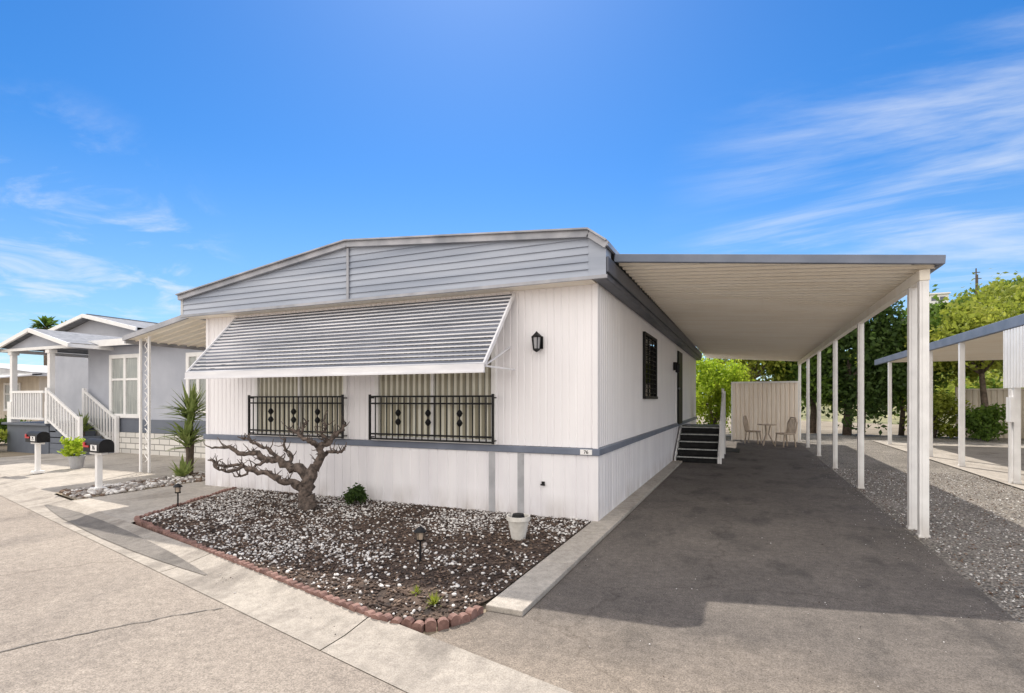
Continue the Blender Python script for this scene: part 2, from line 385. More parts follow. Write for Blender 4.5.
def gs_white():
    x=random.uniform(-8,-1.75); y=random.uniform(3,6.46)
    if not inpoly(x,y,gp): return None
    d=mnoise.noise((x*1.1,y*1.1,0))*.8+mnoise.noise((x*3.5,y*3.5,3))*.6+.40
    d=d+(.14 if x<-4 else 0)+ (.12 if y>5.5 else 0) - (.22 if y<4.2 and x>-4.2 else 0)
    return (x,y) if random.random()<max(.10,d) else None
o=stones('garden_mulch',15000,gs_any,.045,.008,.017,[.55,.45],[M['stone_d'],M['stone_b']],.5,elong=1.7); tag(o,'dark brown bark mulch in garden bed','mulch')
o=stones('garden_gravel',7000,gs_white,.052,.009,.018,[.60,.40],[M['stone_w'],M['stone_g']],.6,ico=True); tag(o,'white and grey stone chips over bark mulch','gravel')
def rs():
    y=4+10*random.random()**1.5; return (random.uniform(1.74,4.3),y)
o=stones('loose_gravel',12000,rs,.006,.008,.015,[.25,.5,.25],[M['stone_w'],M['stone_g'],M['stone_b']]); tag(o,'loose grey gravel beside driveway','gravel')
def ls():
    x=random.uniform(-10.25,-9.25); return (x,random.uniform(L(x)+.6,9))
o=stones('rock_bed',1300,ls,.05,.025,.055,[.35,.4,.25],[M['stone_w'],M['stone_g'],M['stone_b']],ico=True); tag(o,'pale river rocks in bed beside walkway','rocks')
def ds():
    k=random.random()
    if k<.4: x=random.uniform(-7,-2); return (x,L(x)+.5-abs(random.gauss(0,.12)))
    if k<.8: return (1.74-abs(random.gauss(0,.18)),random.uniform(3,16))
    return (random.uniform(-1.7,1.7),random.uniform(3,9))
o=stones('road_grit',1500,ds,.014,.003,.007,[.3,.35,.35],[M['stone_w'],M['stone_g'],M['stone_d']]); tag(o,'loose grit and bark scattered on paving','gravel')

# edging
b=MB()
path=[(-7.98,6.40),(-7.06,4.26),(-6.96,4.21),(-5.5,3.80),(-4.0,3.42),(-2.7,3.09),(-2.4,3.015),(-2.2,2.995),(-2.0,3.03),(-1.87,3.13),(-1.79,3.27),(-1.765,3.46)]
def walk(path,step):
    out=[]; carry=0
    for i in range(len(path)-1):
        a=Vector((*path[i],0)); c=Vector((*path[i+1],0)); l=(c-a).length; d=(c-a)/l; t=carry
        while t<l: out.append((a+d*t,d)); t+=step
        carry=t-l
    return out
for p,d in walk(path,.082):
    h=.078+random.uniform(-.012,.008); j=Vector((random.uniform(-.005,.005),random.uniform(-.005,.005),0))
    up=Vector((0,0,1)); nrm=Vector((-d.y,d.x,0)); w_=.027; pr=[(-.037,0),(.037,0),(.037,h*.7),(.022,h*.92),(0,h),(-.022,h*.92),(-.037,h*.7)]
    for s in (-1,1):
        q=[tuple(p+j+d*a+up*z+nrm*w_*s) for a,z in pr]; b.face(q if s<0 else q[::-1])
    for i in range(len(pr)):
        a,c=pr[i],pr[(i+1)%len(pr)]
        b.face([tuple(p+j+d*a[0]+up*a[1]-nrm*w_),tuple(p+j+d*c[0]+up*c[1]-nrm*w_),tuple(p+j+d*c[0]+up*c[1]+nrm*w_),tuple(p+j+d*a[0]+up*a[1]+nrm*w_)])
tag(b.obj('garden_edging',M['terracotta'],origin=(-5,3.7,0)),'low weathered scalloped red edging around gravel garden bed','garden edging')

# ---------------------------------------------------------------- main house
HX0,HX1,HY0,HY1=-8.75,-1.70,6.48,20.5
home=thing('mobile_home',(-5.2,13,0),'white ribbed mobile home with grey gable beside paved driveway','house')
w1=(-7.53,-5.62,.97,2.45); w2=(-5.05,-3.10,.97,2.45)
ws=(9.68,11.0,1.62,2.72); dr=(14.5,15.45,.88,2.86)
b=MB()
ribs(b,'x',HX0,HX1,.95,3.02,HY0,-1,holes=[w1,w2])
ribs(b,'y',HY0,HY1,.95,3.02,HX1,1,holes=[ws,dr])
b.box(HX0+.002,HX0+.02,HY0+.02,HY1,.95,3.02); b.box(HX0,HX1-.02,HY1-.02,HY1,.95,3.02)
b.obj('wall',M['wall'],home)
b=MB()
ribs(b,'x',HX0-.02,HX1+.02,.0,.86,HY0-.02,-1,pitch=.155)
ribs(b,'y',HY0-.02,HY1,.0,.86,HX1+.02,1,pitch=.155)
b.box(HX0-.02,HX0,HY0,HY1,0,.86)
b.obj('skirting',M['skirt'],home)
b=MB(); b.box(HX0-.045,HX1+.045,HY0-.045,HY0+.02,.86,.945); b.box(HX1-.02,HX1+.045,HY0+.021,HY1,.86,.945)
b.obj('trim_band',M['grey_trim'],home,bevel=.008)
for x0_,x1_ in ((HX1-.05,HX1+.012),(HX0-.012,HX0+.05)):
    b=MB(); b.box(x0_,x1_,HY0-.014,HY0+.05,.947,3.0); b.obj('corner_trim',M['wall'],home)
for x0_ in (-3.18,-2.76):
    b=MB(); b.box(x0_,x0_+.09,HY0-.028,HY0-.0215,.02,.85); b.obj('skirting_patch',M['patch'],home)
b=MB(); b.box(-2.42,-2.38,HY0-.04,HY0-.0215,.46,.50); b.box(-2.43,-2.37,HY0-.05,HY0-.04,.45,.47); b.obj('vent',M['black'],home)
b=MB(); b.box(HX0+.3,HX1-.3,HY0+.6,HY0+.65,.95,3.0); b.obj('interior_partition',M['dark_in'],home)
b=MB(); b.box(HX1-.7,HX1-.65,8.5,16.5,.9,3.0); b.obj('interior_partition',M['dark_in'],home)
# roof
RP=[(-9.05,3.36),(-5.35,3.86),(-1.72,3.56),(-1.50,3.40)]
def rz(x):
    for i in range(3):
        a,c=RP[i],RP[i+1]
        if a[0]<=x<=c[0]: return a[1]+(c[1]-a[1])*(x-a[0])/(c[0]-a[0])
    return 3.3
b=MB()
for i in range(3):
    a,c=RP[i],RP[i+1]
    for dz in (0,-.05): b.face([(a[0],6.2,a[1]+dz),(c[0],6.2,c[1]+dz),(c[0],HY1+.2,c[1]+dz),(a[0],HY1+.2,a[1]+dz)])
b.box(-9.05,-8.99,6.2,HY1+.2,3.0,3.31)
b.face([(-9.0,HY1+.19,3.0),(-1.6,HY1+.19,3.0),(-1.6,HY1+.19,3.42),(-5.35,HY1+.19,3.8),(-9.0,HY1+.19,3.31)])
roof=b.obj('roof',M['roofing'],home)
b=MB(); z=3.02; x0,x1=-9.0,-1.73; LH=.092; LD=.018
while z<3.86:
    zb=z+LH; x=x0
    while x<x1-1e-6:
        xn=min(x+.1,x1); za1=min(zb,rz(x)-.03); za2=min(zb,rz(xn)-.03)
        if za1>z and za2>z:
            f1=(za1-z)/LH; f2=(za2-z)/LH
            b.face([(x,6.20,z),(xn,6.20,z),(xn,6.20+LD*f2,za2),(x,6.20+LD*f1,za1)])
            b.face([(x,6.20+LD,z),(xn,6.20+LD,z),(xn,6.20,z),(x,6.20,z)])
        x=xn
    z=zb
b.obj('gable_panel',M['gable'],roof)
b=MB(); y=6.205
b.face([(-1.735,y,3.025),(-1.52,y,3.025),(-1.52,y,3.38),(-1.72,y,3.52),(-1.735,y,3.52)]); b.box(-1.70,-1.53,y+.002,6.5,3.246,3.36)
b.obj('eave_end_cap',M['gable'],roof)
b=MB()
for i in range(3):
    a,c=RP[i],RP[i+1]; b.beam((a[0],6.17,a[1]-.035),(c[0],6.17,c[1]-.035),.05,.085)
    b.beam((a[0],6.15,a[1]+.012),(c[0],6.15,c[1]+.012),.09,.02)
b.box(-5.37,-5.33,6.18,6.2,3.02,3.78); b.box(-9.02,-1.50,6.17,6.204,2.985,3.025)
b.beam((-1.50,6.15,3.385),(-1.50,HY1,3.385),.03,.06)
b.obj('roof_trim',M['silver'],roof)
b=MB(); b.box(-8.98,-1.70,6.225,HY0+.02,2.99,3.015)
b.obj('soffit',M['soffit'],roof)
b=MB(); b.box(-1.685,-1.52,6.206,HY1,2.99,3.245); b.box(-1.52,-1.49,6.21,HY1,3.06,3.245)
b.obj('side_fascia',M['dark_grey'],roof,bevel=.01)

def window(x0,x1,z0,z1,cy,label=None):
    b=MB(); t=.045; d0,d1=cy-.035,cy+.02
    b.box(x0-.02,x1+.02,d0,d1,z1-t,z1+.02); b.box(x0-.02,x1+.02,d0,d1,z0-.02,z0+t)
    b.box(x0-.02,x0+t,d0+.001,d1,z0+t,z1-t); b.box(x1-t,x1+.02,d0+.001,d1,z0+t,z1-t)
    xm=(x0+x1)/2; b.box(xm-.02,xm+.02,d0+.006,d1,z0+t,z1-t)
    fr=b.obj('window',M['white'],home,bevel=.004)
    b=MB(); b.face([(x0,cy-.02,z0),(x1,cy-.02,z0),(x1,cy-.02,z1),(x0,cy-.02,z1)]); b.obj('pane',M['glass'],fr)
    # vertical blind vanes: each vane is a shallow curved strip, with a dark gap between vanes
    b=MB(); x=x0+.02; y=cy+.03
    while x<x1-.09:
        a=random.uniform(-.006,.006); w=.078
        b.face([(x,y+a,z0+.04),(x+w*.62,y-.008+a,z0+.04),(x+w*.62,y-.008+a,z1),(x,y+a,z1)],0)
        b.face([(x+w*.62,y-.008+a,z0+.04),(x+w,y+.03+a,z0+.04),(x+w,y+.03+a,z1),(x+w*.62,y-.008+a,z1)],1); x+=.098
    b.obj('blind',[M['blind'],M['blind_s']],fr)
    return fr
for w in (w1,w2):
    fr=window(w[0],w[1],w[2],w[3],HY0)
    b=MB(); gy=HY0-.13; ztop=1.60; zb=.985; a,c=w[0]-.03,w[1]+.03
    for z in (zb,zb+.07,ztop-.1,ztop): b.box(a,c,gy-.012,gy+.012,z-.012,z+.012)
    n=int((c-a)/.098)
    for i in range(n+1):
        x=a+(c-a)*i/n; b.tube([(x,gy,zb),(x,gy,ztop)],.0095,6)
    for i in (n//4,n//2,3*n//4):
        x=a+(c-a)*i/n
        for dz in (.38,.25):
            b.lathe((x,gy,zb+dz),[(0.001,-.06),(.03,-.03),(.045,0),(.03,.03),(.001,.06)],8)
    for x in (a,c):
        b.box(x-.014,x+.014,gy-.014,gy+.014,zb-.02,ztop+.03)
        for z in (zb+.02,ztop-.02): b.box(x-.008,x+.008,gy+.012,HY0-.034,z-.008,z+.008)
    b.obj('window_grille',M['black'],fr)
b=MB(); y0,y1,z0,z1=ws
b.box(-1.71,-1.655,y0-.04,y0+.03,z0,z1); b.box(-1.71,-1.655,y1-.03,y1+.04,z0,z1); b.box(-1.71,-1.655,y0-.04,y1+.04,z1,z1+.05); b.box(-1.71,-1.64,y0-.04,y1+.04,z0-.05,z0)
z=z0+.06
while z<z1: b.box(-1.69,-1.67,y0+.03,y1-.03,z-.006,z+.006); z+=.09
for yy in (y0+.45,y0+.9): b.box(-1.69,-1.668,yy-.01,yy+.01,z0,z1)
sw=b.obj('window',M['black'],home); sw['label']='dark barred side window'
b=MB(); b.face([(-1.72,y0,z0),(-1.72,y1,z0),(-1.72,y1,z1),(-1.72,y0,z1)]); b.obj('pane',M['glass'],sw)
# door
b=MB(); b.box(-1.73,-1.69,dr[0],dr[1],dr[2],dr[3])
for z in (1.0,1.5,2.1): b.box(-1.69,-1.682,dr[0]+.12,dr[1]-.12,z,z+.4)
door=b.obj('door',M['black'],home)
b=MB(); b.lathe((-1.63,dr[0]+.1,1.85),[(.001,-.03),(.03,-.015),(.03,.015),(.001,.03)],10); b.obj('handle',M['silver'],door)
b=MB(); b.box(-1.72,-1.67,dr[0]-.08,dr[0],dr[2],dr[3]+.08); b.box(-1.72,-1.67,dr[1],dr[1]+.08,dr[2],dr[3]+.08); b.box(-1.72,-1.67,dr[0],dr[1],dr[3],dr[3]+.08)
b.obj('door_frame',M['white'],door)
b=MB(); b.box(-1.67,-1.64,14.6,15.5,dr[2]+.03,dr[3]-.02)
b.obj('screen_door',M['black'],home)
b=MB(); b.box(-1.69,-1.62,13.9,14.02,2.3,2.5); b.lathe((-1.6,13.96,2.25),[(.001,.25),(.06,.2),(.05,0),(.001,-.02)],8); b.obj('wall_lantern',M['black'],home)
# window awning
b=MB(); n=17; ax0,ax1=-7.98,-2.82
T=(HY0-.02,2.95); Bm=(5.58,1.97)
for i in range(n):
    ya,za=T[0]+(Bm[0]-T[0])*i/n,T[1]+(Bm[1]-T[1])*i/n; yb,zb=T[0]+(Bm[0]-T[0])*(i+1)/n,T[1]+(Bm[1]-T[1])*(i+1)/n
    x=ax0
    while x<ax1-1e-6:
        xn=min(x+.4,ax1); w_=random.uniform(-.003,.003)
        b.face([(x,ya,za),(xn,ya,za),(xn,yb+.016,zb+.022+w_),(x,yb+.016,zb+.022+w_)],0); x=xn
    b.beam((ax0,yb+.008,zb+.018),(ax1,yb+.008,zb+.018),.013,.017,1)
aw=b.obj('window_awning',[M['awn_d'],M['awn_l']],home)
b=MB(); b.box(ax0-.02,ax1+.02,5.55,5.575,1.87,1.975); b.box(ax0-.02,ax1+.02,5.535,5.549,1.87,1.89); b.obj('awning_valance',M['valance'],aw)
for x in (ax0-.01,ax1+.01):
    b=MB(); b.beam((x,T[0],T[1]),(x,Bm[0],Bm[1]),.025,.05); b.beam((x,5.6,1.95),(x,HY0-.02,1.95),.02,.02)
    b.obj('awning_bracket',M['valance'],aw)
for x in (ax0+.05,-5.33,ax1-.05):
    b=MB(); b.beam((x,5.62,1.93),(x,HY0-.02,2.25),.02,.02); b.obj('awning_bracket',M['valance'],aw)
# lantern
lx,lz=-2.46,2.29
b=MB(); b.box(lx-.05,lx+.05,HY0-.02,HY0-.001,lz-.08,lz+.08); b.tube([(lx,HY0-.02,lz+.03),(lx,HY0-.08,lz+.08),(lx,HY0-.11,lz+.12)],.01,6)
b.lathe((lx,HY0-.11,lz),[(.001,.14),(.02,.12),(.075,.07),(.07,.06)],6)
for k in range(6):
    t=2*math.pi*k/6; b.tube([(lx+.062*math.cos(t),HY0-.11+.062*math.sin(t),lz+.065),(lx+.045*math.cos(t),HY0-.11+.045*math.sin(t),lz-.09)],.007,4)
b.lathe((lx,HY0-.11,lz),[(.05,-.085),(.05,-.1),(.02,-.12),(.001,-.13)],6)
lan=b.obj('wall_lantern',M['black'],home)
b=MB(); b.lathe((lx,HY0-.11,lz),[(.052,.06),(.038,-.085)],6); b.obj('lamp_glass',M['patch'],lan)
def text(s,size,loc,rot,mat,parent,name):
    cu=bpy.data.curves.new(name,'FONT'); cu.body=s; cu.size=size; cu.extrude=.002; cu.align_x='CENTER'; cu.align_y='CENTER'
    t=bpy.data.objects.new(name+'_tmp',cu); COL.objects.link(t)
    dg=bpy.context.evaluated_depsgraph_get(); me=bpy.data.meshes.new_from_object(t.evaluated_get(dg)); bpy.data.objects.remove(t)
    me.materials.clear(); me.materials.append(mat); o=bpy.data.objects.new(name,me); COL.objects.link(o); o.parent=parent
    o.location=Vector(loc)-Vector(parent['_o']); o.rotation_euler=rot; o['_o']=parent['_o']; return o
b=MB(); b.box(-1.90,-1.75,HY0-.055,HY0-.046,.87,.935); pl=b.obj('number_plate',M['white'],home)
text('76',.06,(-1.825,HY0-.058,.902),(math.radians(90),0,0),M['black'],pl,'house_number')

# ---------------------------------------------------------------- carport
cp=thing('carport',(1.8,14,0),'long cream carport with grey fascia over the driveway','carport')
XA,XB=-1.485,1.93; YF0,YF1,YE=6.58,7.22,23.2
zu=lambda x:3.25-(x-XA)/(XB-XA)*.23
def xmax(y): return XB if y>=YF1 else XA+(y-YF0)/(YF1-YF0)*(XB-XA)
b=MB(); prof=[]; y=YF0
while y<YE:
    for t,o in ((0,0),(.17,0),(.18,.028),(.195,.028),(.205,0)): prof.append((y+t,o))
    y+=.205
prof=[p for p in prof if p[0]<YE]; q2=[prof[0]]
for p in prof[1:]:
    if p[0]-q2[-1][0]>1e-6: q2.append(p)
prof=q2
for i in range(len(prof)-1):
    p,q=prof[i],prof[i+1]; xa,xb=xmax(p[0]),xmax(q[0])
    b.face([(XA,p[0],zu(XA)-p[1]+.03),(xa,p[0],zu(xa)-p[1]+.03),(xb,q[0],zu(xb)-q[1]+.03),(XA,q[0],zu(XA)-q[1]+.03)])
b.face([(XA,YF0,zu(XA)+.085),(XB,YF1,zu(XB)+.085),(XB,YE,zu(XB)+.085),(XA,YE,zu(XA)+.085)])
cr=b.obj('roof',M['soffit'],cp)
b=MB(); b.beam((XA-.02,YF0-.015,zu(XA)+.055),(XB+.04,YF1-.008,zu(XB)+.055),.05,.10)
b.beam((XB+.015,YF1+.02,zu(XB)+.055),(XB+.015,YE,zu(XB)+.055),.05,.10)
b.beam((XA,YE+.02,zu(XA)+.055),(XB,YE+.02,zu(XB)+.055),.04,.10)
b.obj('roof_fascia',M['grey_trim'],cr,bevel=.008)
b=MB(); b.box(1.77,1.87,YF1+.1,YE-.1,2.89,3.01); b.obj('beam',M['soffit'],cp,bevel=.006)
for y in (7.38,7.80,11.0,13.95,16.9,19.8,22.8):
    b=MB(); b.box(1.775,1.865,y-.045,y+.045,.02,2.89); b.box(1.765,1.875,y-.055,y+.055,.0,.03)
    b.box(1.80,1.84,y-.052,y-.0455,.03,2.88)
    b.obj('post',M['postp'],cp,bevel=.006)
# left patio cover
pc=thing('patio_cover',(-10.3,8,0),'cream sloping patio cover with ornamental white iron posts','patio cover')
b=MB(); ya=7.0; pr=[]; y=ya
zz=lambda x:2.82+(x+11.95)/(2.9)*.5
while y<13:
    for t,o in ((0,0),(.19,0),(.2,.025),(.22,.025)): pr.append((y+t,o))
    y+=.23
for i in range(len(pr)-1):
    p,q=pr[i],pr[i+1]; b.face([(-11.95,p[0],zz(-11.95)-p[1]),(-9.05,p[0],zz(-9.05)-p[1]),(-9.05,q[0],zz(-9.05)-q[1]),(-11.95,q[0],zz(-11.95)-q[1])])
b.face([(-11.95,ya,zz(-11.95)+.07),(-9.05,ya,zz(-9.05)+.07),(-9.05,13,zz(-9.05)+.07),(-11.95,13,zz(-11.95)+.07)])
r=b.obj('roof',M['soffit'],pc)
b=MB(); b.beam((-12,6.98,zz(-12)+.03),(-9.06,6.98,zz(-9.05)+.03),.04,.1); b.box(-12.0,-11.95,7,13,2.74,2.9); b.obj('roof_fascia',M['silver'],r)
for y in (7.15,10,12.8):
    b=MB()
    for dx in (0,.28):
        b.box(-11.7+dx-.02,-11.7+dx+.02,y-.02,y+.02,0,2.84+dx*.17)
    z=.25
    while z<2.6:
        pts=[(-11.68+.12+.10*math.sin(t)*math.cos(t*.5),y,z+.16*t/math.pi) for t in [k*math.pi/6 for k in range(13)]]
        b.tube(pts,.008,5); z+=.38
    b.obj('post',M['white'],pc)

# ---------------------------------------------------------------- porch steps
st=thing('porch_steps',(-1.1,14.6,0),'dark porch steps with white side and railing at side door','porch steps')
for i in range(5):
    b=MB(); y=13.75+i*.27; z=.17*(i+1); b.box(-1.60,-.66,y-.03,y+.26,z-.04,z,0); b.box(-1.60,-.66,y-.036,y-.0301,z-.034,z-.006,1); b.box(-1.59,-.67,y+.02,y+.04,z-.17,z-.041,0)
    b.obj('tread',[M['black'],M['curtain']],st)
for x in (-1.625,-.63):
    b=MB(); q=[(13.70,0.02),(15.1,.02),(15.1,.86),(14.95,.86),(13.70,.16)]
    for s in (-.018,.018): b.face([(x+s,a,c) for a,c in q])
    for i in range(5):
        a,c=q[i],q[(i+1)%5]; b.face([(x-.018,a[0],a[1]),(x+.018,a[0],a[1]),(x+.018,c[0],c[1]),(x-.018,c[0],c[1])])
    b.obj('side_panel',M['white'],st)
b=MB(); b.box(-1.64,-.62,15.1,16.4,.80,.85); b.box(-1.64,-.64,15.11,16.39,0.02,.80)
b.obj('landing',M['dark_grey'],st)
b=MB(); x=-.58
b.box(x-.025,x+.025,13.75,13.80,0,1.05); b.box(x-.03,x+.03,15.1,15.16,0,1.85); b.box(x-.025,x+.025,16.3,16.35,0,1.80)
b.beam((x,13.78,1.02),(x,15.13,1.76),.035,.045); b.beam((x,15.13,1.76),(x,16.33,1.76),.035,.045)
for k in range(7): b.box(x-.01,x+.01,15.27+k*.15,15.29+k*.15,.86,1.76)
for k in range(8):
    y=13.93+k*.15; zz0=.18+(y-13.78)*.53; b.box(x-.01,x+.01,y,y+.02,zz0,zz0+.86)
b.obj('railing',M['white'],st)
b=MB(); b.box(-1.3,-.2,16.9,18.2,.013,.028); tag(b.obj('floor_mat',M['dark_in'],origin=(-.7,17.5,0.013),bevel=.004),'dark rubber mat lying flat on driveway','mat')

# ---------------------------------------------------------------- back privacy panel
pp=thing('privacy_screen',(.65,22.0,0),'tan ribbed metal privacy screen at carport end','fence')
b=MB(); ribs(b,'x',-.5,1.75,.04,2.18,22.0,-1,pitch=.15,depth=.03,gw=.06); b.obj('panel',M['tan_fence'],pp)
b=MB(); b.box(-.55,-.5,21.98,22.04,0,2.24); b.box(1.70,1.75,22.01,22.06,0,2.24); b.box(-.5,1.7,21.95,22.03,2.18,2.24); b.obj('frame',M['white'],pp)

def chair(loc,rot,label):
    e=thing('patio_chair',loc,label,'chair','patio chairs by the privacy screen')
    b=MB(); X,Y=loc[0],loc[1]
    for k in range(7): b.box(X-.22+k*.065,X-.17+k*.065,Y-.2,Y+.2,.44,.47)
    b.tube([(X+.23*math.cos(t),Y+.23*math.sin(t),.447) for t in [i*math.pi/8 for i in range(17)]],.024,6)
    b.obj('seat',M['iron'],e)
    b=MB(); b.tube([(X-.2,Y+.2,.45),(X-.22,Y+.26,.8),(X-.1,Y+.28,.97),(X+.1,Y+.28,.97),(X+.22,Y+.26,.8),(X+.2,Y+.2,.45)],.026,6)
    for k in range(5): b.tube([(X-.13+k*.065,Y+.2,.47),(X-.13+k*.065,Y+.275,.93)],.016,5)
    b.obj('backrest',M['iron'],e)
    for dx,dy in ((-1,-1),(1,-1),(-1,1),(1,1)):
        b=MB(); b.tube([(X+dx*.19,Y+dy*.17,.45),(X+dx*.21,Y+dy*.22,.02)],.022,6); b.obj('leg',M['iron'],e)
    e.rotation_euler=(0,0,rot); return e
chair((1.15,19.6,0.012),-1.0,'tan wrought iron patio chair beside bistro table'); chair((.2,20.6,0.012),1.3,'tan wrought iron patio chair facing bistro table')
e=thing('bistro_table',(.62,20.0,.012),'small round iron bistro table on the driveway','table')
b=MB(); b.lathe((.62,20.0,.7),[(.001,.03),(.3,.03),(.3,0),(.001,0)],20); b.obj('table_top',M['iron'],e)
for k in range(3):
    t=k*2.1; b=MB(); b.tube([(.62+.1*math.cos(t),20+.1*math.sin(t),.7),(.62+.05*math.cos(t),20+.05*math.sin(t),.4),(.62+.24*math.cos(t),20+.24*math.sin(t),.02)],.022,6); b.obj('leg',M['iron'],e)

# ---------------------------------------------------------------- garden things
TB=Vector((-5.5,5.6,.04)); R=Vector((.915,.403,0)); Fv=Vector((-.403,.915,0))
def tp(a): return TB+R*a[0]+Fv*a[1]+Vector((0,0,a[2]))
tree=thing('dwarf_tree',TB,'gnarled leafless dwarf tree with spreading limbs in gravel','tree')
br=[
 [(0,0,-.05,.16),(-.04,0,.08,.11),(-.07,0,.25,.09),(-.01,0,.42,.085),(.06,.02,.6,.068)],
 [(.06,.02,.55,.066),(.14,.05,.72,.052),(.11,.05,.85,.045),(.24,.05,.93,.038),(.31,.1,1.02,.032),(.42,.1,1.10,.024),(.46,.1,1.20,.010)],
 [(.11,.05,.82,.036),(.02,-.05,.94,.03),(-.1,0,.99,.025),(-.2,.02,1.06,.02),(-.3,.05,1.12,.009)],
 [(-.01,0,.40,.07),(-.15,.03,.56,.06),(-.3,.05,.58,.052),(-.45,.03,.69,.045),(-.6,0,.68,.04),(-.78,.02,.79,.034),(-.95,.05,.76,.028),(-1.12,0,.87,.022),(-1.38,.05,.84,.010)],
 [(-.06,0,.25,.062),(-.2,-.06,.39,.05),(-.35,-.1,.41,.043),(-.5,-.12,.53,.037),(-.7,-.15,.54,.031),(-.9,-.1,.64,.025),(-1.1,-.12,.61,.019),(-1.32,-.15,.70,.009)],
 [(-.45,.03,.67,.03),(-.6,.1,.82,.025),(-.75,.1,.88,.02),(-.88,.12,.95,.015),(-1.05,.1,1.0,.007)],
 [(-.85,-.1,.62,.023),(-1.0,-.2,.54,.019),(-1.12,-.25,.58,.013),(-1.2,-.2,.65,.007)],
 [(.14,.05,.72,.032),(.3,-.05,.82,.024),(.42,-.05,.79,.018),(.50,0,.87,.009)],
 [(-.1,0,.98,.022),(-.14,.1,1.1,.016),(-.08,.1,1.2,.007)],
 [(.24,.05,.92,.025),(.17,.0,1.03,.02),(.24,-.05,1.14,.014),(.2,-.05,1.24,.006)],
 [(-.6,0,.68,.024),(-.72,-.1,.60,.018),(-.85,-.15,.50,.013),(-.98,-.1,.47,.007)],
 [(-.3,.05,.58,.03),(-.32,.12,.76,.022),(-.42,.15,.84,.016),(-.40,.15,.95,.007)],
]
b=MB(); tw=MB()
for bi,q in enumerate(br):
    pts=[];rd=[]
    for i in range(len(q)-1):
        for k in range(4):
            t=k/4; a=q[i];c=q[i+1]; j=.018
            pts.append(tp([a[m]*(1-t)+c[m]*t+(random.uniform(-j,j) if (i or k) else 0) for m in range(3)])); rd.append((a[3]*(1-t)+c[3]*t)*random.uniform(.8,1.25))
    pts.append(tp(q[-1])); rd.append(q[-1][3])
    b.tube(pts,rd,10,jit=.12)
    if bi==0: continue
    for i in range(1,len(q)):
        for _ in range(5):
            a=q[i-1];c=q[i];t=random.random(); p=[a[m]*(1-t)+c[m]*t for m in range(3)]
            p0=Vector(p); d=Vector((random.uniform(-.9,.5),random.uniform(-.7,.7),random.uniform(-.2,1))).normalized(); l=random.uniform(.06,.19)
            P=[p0]; dd=d.copy()
            for s_ in range(4):
                dd=(dd+Vector((random.uniform(-.6,.6),random.uniform(-.5,.5),random.uniform(-.3,.6)))).normalized(); P.append(P[-1]+dd*l/4)
            r0=random.uniform(.007,.013); tw.tube([tp(x) for x in P],[r0,r0*.85,r0*.7,r0*.5,r0*.35],5)
b.obj('trunk',M['bark'],tree,smooth=True)
tw.obj('twig',M['bark'],tree,smooth=True)['kind']='stuff'

def pathlight(loc,label):
    e=thing('path_light',loc,label,'garden light','path lights in the gravel bed'); x,y,z=loc
    b=MB(); b.tube([(x,y,z),(x,y,z+.22)],.010,8); b.obj('stake',M['black'],e)
    b=MB(); b.lathe((x,y,z+.2),[(.001,0),(.035,.005),(.04,.02),(.035,.022)],14,0)
    for k in range(4):
        t=k*math.pi/2; b.tube([(x+.036*math.cos(t),y+.036*math.sin(t),z+.215),(x+.042*math.cos(t),y+.042*math.sin(t),z+.29)],.004,4)
    b.lathe((x,y,z+.29),[(.06,0),(.055,.012),(.02,.04),(.001,.05)],14,0)
    b.obj('lamp_cap',M['black'],e)
    b=MB(); b.lathe((x,y,z+.22),[(.03,0),(.034,.07)],14); b.obj('lamp_shade',M['iron'],e)
    return e
p0=pathlight((-2.76,4.17,.045),'small black solar path light standing in gravel')
copything(p0,(-7.28,4.95,.045))
pt=thing('flower_pot',(-2.27,5.33,.045),'white clay pot holding a small metal lantern','pot')
b=MB(); b.lathe((-2.27,5.33,.045),[(.001,.01),(.075,.0),(.115,.2),(.13,.205),(.13,.25),(.115,.25),(.105,.2),(.001,.19)],20); b.obj('pot_body',M['clay'],pt)
b=MB(); b.lathe((-2.27,5.33,.045),[(.06,.19),(.07,.24),(.06,.27),(.001,.28)],12); b.obj('ornament',M['black'],pt)

def spiky(name,loc,n,length,label,width=.05,mat='agave',up=.6,stem=0):
    e=thing(name,loc,label,'plant')
    b=MB()
    for i in range(n):
        a=random.uniform(0,2*math.pi); el=random.uniform(.0,1)*up+.1; l=length*random.uniform(.6,1.15); w=width; so_=random.uniform(-.22,.05) if stem else 0
        d=Vector((math.cos(a),math.sin(a),0)); s=Vector((-math.sin(a),math.cos(a),0)); P=[]
        for k in range(6):
            t=k/5; p=Vector(loc)+Vector((0,0,stem+so_))+d*l*t*math.cos(el*1.2)+Vector((0,0,l*(math.sin(el*1.2)*t-.35*t*t*(1-el)+.02)))
            ww=w*(.7+.6*t if t<.4 else (1-t)*1.55+.01); P.append((p-s*ww,p+Vector((0,0,-ww*.4)),p+s*ww))
        for k in range(5):
            b.face([P[k][0],P[k][1],P[k+1][1],P[k+1][0]]); b.face([P[k][1],P[k][2],P[k+1][2],P[k+1][1]])
    b.obj('leaf_rosette',M[mat],e)['kind']='stuff'
    if stem:
        b=MB(); b.tube([loc,(loc[0]+.05,loc[1],loc[2]+stem*.5),(loc[0],loc[1],loc[2]+stem)],[.05,.04,.035],8); b.obj('trunk',M['trunk'],e)
    return e
spiky('yucca_plant',(-10.35,7.3,.04),80,.62,'tall yellow green yucca with loose leaves beside patio posts',.042,stem=1.25,up=1.1)
spiky('yucca_plant',(-10.25,7.15,.04),70,.6,'leafy yellow green yucca growing in the rock bed',.042,stem=.75,up=1.1)
spiky('agave_plant',(-10.0,6.9,.04),40,.45,'low green agave growing in the rock bed',.05,up=1.1)
